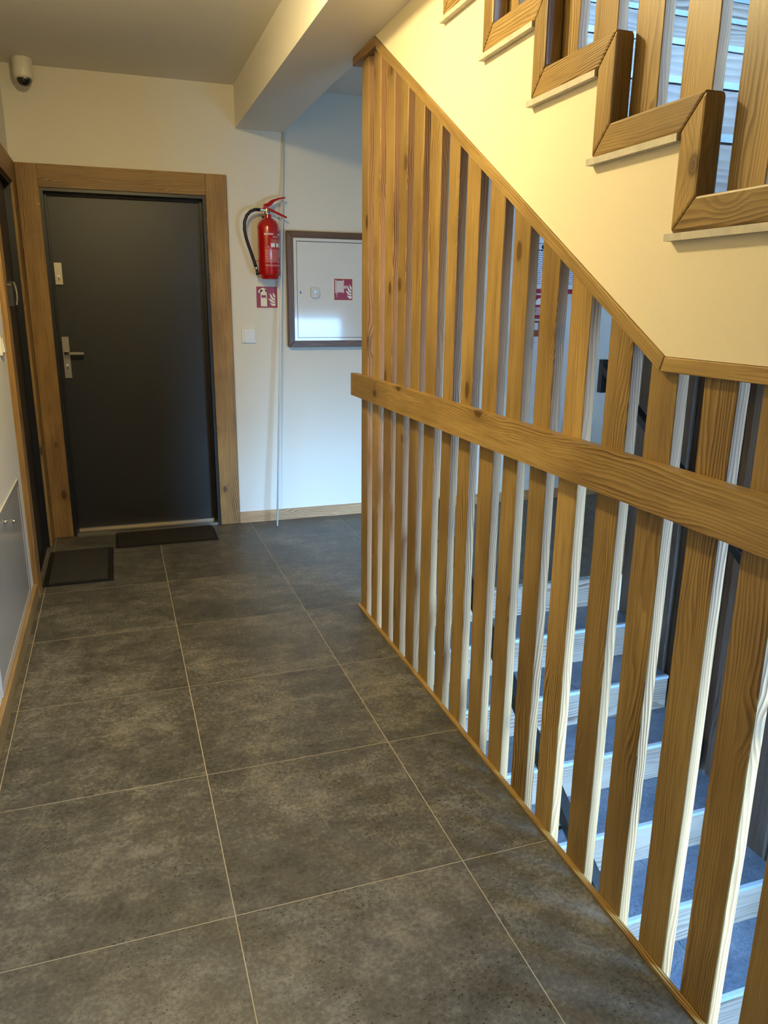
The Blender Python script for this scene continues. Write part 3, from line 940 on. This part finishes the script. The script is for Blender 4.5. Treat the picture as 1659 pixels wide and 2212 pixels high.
# printed label wrapped round the cylinder (patches a hair above the paint)
def wrap(polys, mat, name):
    """polys in (s, z): s = arc length on the cylinder measured from the front (-y)"""
    r = ER + 0.0006
    bm = bmesh.new()
    for poly in polys:
        smin, smax = min(p[0] for p in poly), max(p[0] for p in poly)
        zmin, zmax = min(p[1] for p in poly), max(p[1] for p in poly)
        n = max(1, int((smax - smin) / 0.006))
        prev = None
        for i in range(n + 1):
            th_ = (smin + (smax - smin) * i / n) / r
            x, yv = r * math.sin(th_), -r * math.cos(th_)
            a = bm.verts.new((x, yv, zmin)); c = bm.verts.new((x, yv, zmax))
            if prev: bm.faces.new((prev[0], a, c, prev[1]))
            prev = (a, c)
    for f in bm.faces: f.normal_update()
    me = bpy.data.meshes.new(name)
    bm.to_mesh(me); bm.free()
    return link(name, me, (EX, EY, 0), mat, ex)


def R_(s0, s1, z0_, z1_): return [(s0, z0_), (s1, z0_), (s1, z1_), (s0, z1_)]


rnd = random.Random(3)
SH = 0.020       # label centre lies a little to the right
wrap([R_(SH - 0.058, SH - 0.002, 1.8145, 1.8225), R_(SH + 0.034, SH + 0.06, 1.814, 1.8225)], M['whiteprint'], 'label_banner')
pol = []
for zz_, s0, s1 in ((1.7905, -0.018, 0.060), (1.7385, -0.055, 0.064), (1.644, -0.055, 0.064), (1.634, -0.055, 0.064)):
    pol.append(R_(SH + s0, SH + s1, zz_, zz_ + 0.0012))
for q in range(3):
    s = SH - 0.014
    while s < SH + 0.060:
        w = rnd.uniform(0.004, 0.010)
        pol.append(R_(s, s + w, 1.781 - 0.0085 * q, 1.785 - 0.0085 * q)); s += w + 0.0015
for q in range(14):
    s = SH - 0.054
    e = SH + (0.062 if q < 9 else 0.038)
    while s < e:
        w = rnd.uniform(0.002, 0.007)
        pol.append(R_(s, min(e, s + w), 1.729 - 0.0055 * q, 1.7318 - 0.0055 * q)); s += w + 0.0012
s = SH - 0.052
while s < SH + 0.06:
    w = rnd.uniform(0.004, 0.012)
    pol.append(R_(s, s + w, 1.6372, 1.6412)); s += w + 0.002
wrap(pol, M['labelink'], 'label_print')
wrap([R_(SH - 0.017, SH + 0.008, 1.7445, 1.7680), R_(SH + 0.016, SH + 0.040, 1.7445, 1.7680), R_(SH + 0.047, SH + 0.066, 1.7445, 1.7680), R_(SH - 0.038, SH - 0.030, 1.7445, 1.7485)], M['whiteprint'], 'label_pictogram')


def text_polys(body, size, spacing=1.0):
    cu = bpy.data.curves.new('lettering', 'FONT')
    cu.body = body
    cu.size = size
    cu.resolution_u = 2
    o = bpy.data.objects.new('lettering_tmp', cu)
    COL.objects.link(o)
    dg = bpy.context.evaluated_depsgraph_get()
    me = bpy.data.meshes.new_from_object(o.evaluated_get(dg))
    bpy.data.objects.remove(o); bpy.data.curves.remove(cu)
    return me


def wrap_text(body, size, s_mid, z_base, mat, name, squeeze=1.0):
    me = text_polys(body, size)
    xs = [v.co.x for v in me.vertices]
    mid_ = (min(xs) + max(xs)) / 2
    r = ER + 0.0012
    for v in me.vertices:
        th_ = (s_mid + (v.co.x - mid_) * squeeze) / r
        v.co = (r * math.sin(th_), -r * math.cos(th_), z_base + v.co.y)
    me.materials.clear()
    return link(name, me, (EX, EY, 0), mat, ex)


wrap_text('GZWM S.A.', 0.0085, SH - 0.030, 1.8155, M['red'], 'label_lettering')
wrap_text('GAŚNICA', 0.0125, SH + 0.022, 1.799, M['whiteprint'], 'label_lettering')


# ------------------------------------------------------------------ safety signs
def flames():
    """three rising tongues inside a unit box 0..1 x 0..1"""
    def tongue(pts_l, pts_r): return pts_l + pts_r[::-1]
    A = [(0.58, 0.02), (0.40, 0.10), (0.22, 0.22), (0.12, 0.34)]
    out = []
    out.append([(0.95, 0.04), (0.70, 0.03), (0.48, 0.08), (0.33, 0.18), (0.26, 0.30), (0.42, 0.22), (0.62, 0.20), (0.95, 0.22)])
    out.append([(0.95, 0.27), (0.66, 0.25), (0.44, 0.30), (0.20, 0.44), (0.06, 0.56), (0.22, 0.55), (0.36, 0.52), (0.52, 0.45), (0.70, 0.38), (0.95, 0.36)])
    out.append([(0.95, 0.42), (0.70, 0.44), (0.50, 0.52), (0.34, 0.66), (0.30, 0.80), (0.22, 0.94), (0.40, 0.86), (0.52, 0.74), (0.66, 0.62), (0.95, 0.52)])
    out.append([(0.95, 0.58), (0.78, 0.66), (0.64, 0.80), (0.66, 0.98), (0.78, 0.90), (0.95, 0.78)])
    return out


# extinguisher sign under the extinguisher
def sign_plate(name, x0, x1, z0, z1, y, label, cat='sign'):
    t = empty(name, ((x0 + x1) / 2, y, (z0 + z1) / 2), label, cat)
    box('sign_plate', (x0, y - 0.0030, z0), (x1, y - 0.0004, z1), M['cream'], t, 0.0006)
    bx, bz = (x1 - x0) * 0.035, (z1 - z0) * 0.035
    box('sign_field', (x0 + bx, y - 0.0038, z0 + bz), (x1 - bx, y - 0.0030, z1 - bz), M['redsign'], t)
    return t


sx0, sx1, sz0, sz1 = 0.0885, 0.2290, 1.385, 1.523
s1 = sign_plate('safety_sign', sx0, sx1, sz0, sz1, YF, 'square red sign with a fire extinguisher and flames, below the extinguisher')
w_, h_ = sx1 - sx0, sz1 - sz0
U = lambda pts: [(sx0 + w_ * x, sz0 + h_ * z) for x, z in pts]
body = U([(0.22, 0.10), (0.50, 0.10), (0.50, 0.68), (0.47, 0.74), (0.42, 0.77), (0.42, 0.80), (0.50, 0.84), (0.44, 0.885), (0.40, 0.87), (0.37, 0.91), (0.30, 0.91), (0.22, 0.865), (0.14, 0.79), (0.115, 0.70), (0.175, 0.685), (0.20, 0.76), (0.27, 0.83), (0.31, 0.83), (0.31, 0.77), (0.25, 0.74), (0.22, 0.68)])
flat_shapes('pictogram', [body] + [U([(0.54 + 0.36 * x, 0.10 + 0.62 * z) for x, z in f]) for f in flames()], YF - 0.0044, M['cream'], s1)
flat_shapes('pictogram_band', [U([(0.255, 0.475), (0.465, 0.475), (0.465, 0.59), (0.255, 0.59)])], YF - 0.0049, M['redsign'], s1)

# ------------------------------------------------------------------ hydrant cabinet
CX0, CX1, CZ0, CZ1 = 0.285, 1.075, 1.148, 1.852
cab = empty('hydrant_cabinet', ((CX0 + CX1) / 2, YF, CZ0), 'white enamelled hose cabinet in a brown wood frame on the far wall', 'cabinet')
fw, fd = 0.040, 0.045
yb_ = YF - fd
prism_y('frame_board', [(CX0, CZ0), (CX0 + fw, CZ0 + fw), (CX0 + fw, CZ1 - fw), (CX0, CZ1)], yb_, YF, M['cabwood_z'], cab, 0.003)
prism_y('frame_board', [(CX1, CZ0), (CX1 - fw, CZ0 + fw), (CX1 - fw, CZ1 - fw), (CX1, CZ1)], yb_, YF, M['cabwood_z'], cab, 0.003)
prism_y('frame_board', [(CX0, CZ0), (CX0 + fw, CZ0 + fw), (CX1 - fw, CZ0 + fw), (CX1, CZ0)], yb_, YF, M['cabwood_x'], cab, 0.003)
prism_y('frame_board', [(CX0, CZ1), (CX0 + fw, CZ1 - fw), (CX1 - fw, CZ1 - fw), (CX1, CZ1)], yb_, YF, M['cabwood_x'], cab, 0.003)
ix0, ix1, iz0, iz1 = CX0 + fw, CX1 - fw, CZ0 + fw * 0.7, CZ1 - fw * 0.7
ix0 = CX0 + fw * 0.75
fr = 0.030
ym_ = YF - 0.034
box('cabinet_body', (ix0 + 0.002, ym_ + 0.010, iz0 + 0.002), (ix1 - 0.002, YF, iz1 - 0.002), M['dark'], cab)
boxes('steel_frame', [((ix0, ym_ - 0.004, iz0 + fr), (ix0 + fr, YF - 0.01, iz1 - fr)), ((ix1 - fr, ym_ - 0.004, iz0 + fr), (ix1, YF - 0.01, iz1 - fr)), ((ix0, ym_ - 0.004, iz0), (ix1, YF - 0.01, iz0 + fr)), ((ix0, ym_ - 0.004, iz1 - fr), (ix1, YF - 0.01, iz1))], M['white_gloss'], cab)
dr = box('cabinet_door', (ix0 + fr + 0.003, ym_ - 0.004, iz0 + fr + 0.003), (ix1 - fr - 0.003, ym_ + 0.010, iz1 - fr - 0.004), M['white_gloss'], cab, 0.002)
dy = ym_ - 0.004
lathe('cam_lock', [(0, 0.004), (0.0085, 0.004), (0.0105, 0)], (0.367, dy, 1.485), M['chrome'], dr, 20, rot=(math.radians(90), 0, 0))
box('keyhole', (0.3645, dy - 0.0046, 1.479), (0.3695, dy - 0.0035, 1.492), M['dark'], dr)
# octagonal clear key box
o8 = [(-0.8, 1), (0.55, 1), (1, 0.62), (1, -0.62), (0.55, -1), (-0.62, -1), (-1, -0.62), (-1, 0.72)]
kb = prism_y('key_box', [(0.4615 + 0.030 * x, 1.485 + 0.034 * z) for x, z in o8], dy - 0.012, dy, M['clear'], dr, 0.003)
lathe('key', [(0, 0.002), (0.008, 0.002), (0.008, 0)], (0.4600, dy - 0.012, 1.492), M['steel'], kb, 16, rot=(math.radians(90), 0, 0))
box('key', (0.4590, dy - 0.0135, 1.462), (0.4625, dy - 0.012, 1.490), M['steel'], kb)
# hose reel sign stuck on the cabinet door
hx0, hx1, hz0, hz1 = 0.582, 0.712, 1.437, 1.578
hs_ = sign_plate('safety_sign.001', hx0, hx1, hz0, hz1, dy, 'square red sign with a hose reel and flames on the white cabinet door')
w_, h_ = hx1 - hx0, hz1 - hz0
V_ = lambda pts: [(hx0 + w_ * x, hz0 + h_ * z) for x, z in pts]
pl = [V_([(0.09 + 0.0, 0.34), (0.13, 0.34), (0.13, 0.92), (0.09, 0.92)]), V_([(0.49, 0.34), (0.53, 0.34), (0.53, 0.92), (0.49, 0.92)])]
for q in range(5):
    x_ = 0.155 + 0.066 * q
    pl.append(V_([(x_, 0.37), (x_ + 0.047, 0.37), (x_ + 0.047, 0.88), (x_, 0.88)]))
pl.append(V_([(0.155, 0.24), (0.185, 0.24), (0.185, 0.37), (0.155, 0.37)]))
pl.append(V_([(0.158, 0.16), (0.184, 0.16), (0.184, 0.20), (0.158, 0.20)]))
pl.append([(hx0 + w_ * (0.605 + 0.065 * math.cos(t * math.pi / 8)), hz0 + h_ * (0.60 + 0.065 * math.sin(t * math.pi / 8))) for t in range(16)])
pl += [V_([(0.60 + 0.34 * x, 0.08 + 0.66 * z) for x, z in f]) for f in flames()]
flat_shapes('pictogram', pl, dy - 0.0044, M['whiteprint'], hs_)
flat_shapes('pictogram_cross', [V_([(0.545, 0.592), (0.665, 0.592), (0.665, 0.608), (0.545, 0.608)]), V_([(0.597, 0.54), (0.613, 0.54), (0.613, 0.66), (0.597, 0.66)])], dy - 0.0049, M['redsign'], hs_)

# ------------------------------------------------------------------ light switch, far wall
sw = empty('light_switch', (0.034, YF, 1.218), 'white square light switch on the far wall beside the door frame', 'switch')
box('switch_frame', (-0.008, YF - 0.012, 1.176), (0.076, YF, 1.260), M['white_plastic'], sw, 0.003, 2)
box('rocker', (0.003, YF - 0.018, 1.187), (0.066, YF - 0.012, 1.250), M['white_plastic'], sw, 0.002)
sw2 = empty('light_switch.001', (XL, 2.20, 1.235), 'white light switch on the left wall beside the dark side door', 'switch')
box('switch_frame', (XL, 2.160, 1.193), (XL + 0.010, 2.244, 1.277), M['white_plastic'], sw2, 0.003, 2)
prism_y('rocker', [(XL + 0.010, 1.204), (XL + 0.020, 1.204), (XL + 0.014, 1.266), (XL + 0.010, 1.266)], 2.170, 2.234, M['white_plastic'], sw2, 0.002)

# ------------------------------------------------------------------ leaning white rod
rod = tube('conduit_rod', [(0.153, 3.243, 0.004), (0.2855, 3.396, 2.405)], 0.0062, M['white_plastic'], None, 12)
tag(rod, 'thin white plastic rod leaning between the floor and the ceiling beam', 'rod')

# ------------------------------------------------------------------ dome camera
dc = empty('security_camera', (-1.112, 3.295, CEIL), 'white dome security camera with black eye under the ceiling corner', 'camera')
lathe('housing', [(0.0, -0.098), (0.040, -0.098), (0.046, -0.092), (0.050, -0.080), (0.050, -0.004), (0.047, 0.0), (0.0, 0.0)], (-1.112, 3.295, CEIL), M['white_plastic'], dc, 32)
eye = lathe('eye', [(0.0, -0.040), (0.014, -0.0375), (0.026, -0.030), (0.035, -0.018), (0.038, 0.0), (0.0, 0.004)], (-1.110, 3.292, CEIL - 0.096), M['dome'], dc, 28, rot=(math.radians(-12), 0, 0))
lathe('eye_ring', [(0.040, -0.006), (0.045, -0.004), (0.045, 0.004), (0.040, 0.004)], (-1.110, 3.292, CEIL - 0.096), M['white_plastic'], dc, 28, rot=(math.radians(-12), 0, 0))

# ------------------------------------------------------------------ doormats
m1 = empty('doormat', (-1.05, 2.80, 0.0), 'charcoal ribbed doormat with rubber border at the dark side door', 'doormat')
box('rubber_border', (-1.215, 2.498, 0.0005), (-0.868, 3.085, 0.006), M['rubber'], m1, 0.002)
box('pile', (-1.185, 2.515, 0.006), (-0.898, 3.068, 0.013), M['mat_grey'], m1, 0.003)
m2 = empty('doormat.001', (-0.55, 3.24, 0.0), 'flat dark brown doormat lying in front of the far door', 'doormat')
box('rubber_border', (-0.855, 3.062, 0.0005), (-0.250, 3.378, 0.005), M['rubber'], m2, 0.002)
box('pile', (-0.838, 3.075, 0.005), (-0.268, 3.370, 0.009), M['mat_brown'], m2, 0.002)

# ------------------------------------------------------------------ access panel low on the left wall
ap = empty('access_panel', (XL, 1.67, 0.08), 'pale glossy access panel with two latches low on the left wall', 'panel')
py0, py1, pz0, pz1 = 1.165, 2.200, 0.078, 0.640
boxes('panel_frame', [((XL, py0, pz0), (XL + 0.006, py1, pz0 + 0.035)), ((XL, py0, pz1 - 0.03), (XL + 0.006, py1, pz1)), ((XL, py0, pz0 + 0.035), (XL + 0.006, py0 + 0.035, pz1 - 0.03)), ((XL, py1 - 0.035, pz0 + 0.035), (XL + 0.006, py1, pz1 - 0.03))], M['panel'], ap)
pd = box('panel_door', (XL, py0 + 0.039, pz0 + 0.039), (XL + 0.005, py1 - 0.039, pz1 - 0.034), M['panel'], ap, 0.001)
for yy in (1.655, 1.880):
    lz = 0.586 if yy < 1.7 else 0.528
    la = lathe('latch', [(0, 0.010), (0.007, 0.010), (0.009, 0.002), (0.011, 0.0)], (XL + 0.005, yy, lz), M['chrome'], pd, 16, rot=(0, math.radians(90), 0))
    if yy > 1.7:
        box('latch_key', (XL + 0.015, yy - 0.004, lz - 0.045), (XL + 0.018, yy + 0.004, lz + 0.004), M['steel'], pd, 0.001)

# ------------------------------------------------------------------ notices on the landing wall
po = empty('notice', (2.2, YF, 1.72), 'white printed notice with dark red bottom band, seen between the fence slats', 'notice')
nx0, nx1, nz0, nz1 = 2.00, 2.42, 1.502, 2.06
box('sheet', (nx0, YF - 0.003, nz0), (nx1, YF - 0.0004, nz1), M['paper'], po)
flat_shapes('bottom_band', [[(nx0, nz0), (nx1, nz0), (nx1, nz0 + 0.032), (nx0, nz0 + 0.032)]], YF - 0.0036, M['redsign'], po)
ink, gink = [], []
ink.append([(nx0, 1.834), (nx1, 1.834), (nx1, 1.838), (nx0, 1.838)])
rq = random.Random(5)
x_ = nx0 + 0.02
while x_ < nx1 - 0.02:
    w = rq.uniform(0.008, 0.02)
    ink.append([(x_, 1.785), (x_ + w, 1.785), (x_ + w, 1.797), (x_, 1.797)]); x_ += w + 0.006
for q in range(15):
    z_ = 1.770 - 0.0145 * q
    x_ = nx0 + 0.015
    while x_ < nx1 - 0.02:
        w = rq.uniform(0.01, 0.05)
        gink.append([(x_, z_), (x_ + w, z_), (x_ + w, z_ + 0.006), (x_, z_ + 0.006)]); x_ += w + 0.008
ring = [(2.115 + 0.022 * math.cos(t * math.pi / 12), 1.813 + 0.016 * math.sin(t * math.pi / 12)) for t in range(24)]
ink.append(ring)
flat_shapes('print', ink, YF - 0.0037, M['ink'], po)
flat_shapes('small_print', gink, YF - 0.0036, M['greyink'], po)
s3 = empty('safety_sign.002', (2.05, YF, 1.35), 'tall red sign below the white notice, seen between the fence slats', 'sign')
rx0, rx1, rz0, rz1 = 1.93, 2.17, 1.205, 1.492
box('sign_plate', (rx0, YF - 0.003, rz0), (rx1, YF - 0.0004, rz1), M['redsign'], s3)
flat_shapes('bottom_band', [[(rx0, rz0), (rx1, rz0), (rx1, 1.335), (rx0, 1.335)]], YF - 0.0036, M['brownprint'], s3)
sp_ = [[(2.11 + 0.045 * math.cos(t * math.pi / 10), 1.425 + 0.045 * math.sin(t * math.pi / 10)) for t in range(0, 11)]]
for q in range(5):
    sp_.append([(2.04, 1.40 - 0.011 * q), (2.15, 1.40 - 0.011 * q), (2.15, 1.406 - 0.011 * q), (2.04, 1.406 - 0.011 * q)])
sp_.append([(2.05, 1.315), (2.14, 1.315), (2.14, 1.327), (2.05, 1.327)])
sp_.append([(2.06, 1.25), (2.105, 1.25), (2.105, 1.30), (2.06, 1.30)])
flat_shapes('pictogram', sp_, YF - 0.0042, M['whiteprint'], s3)
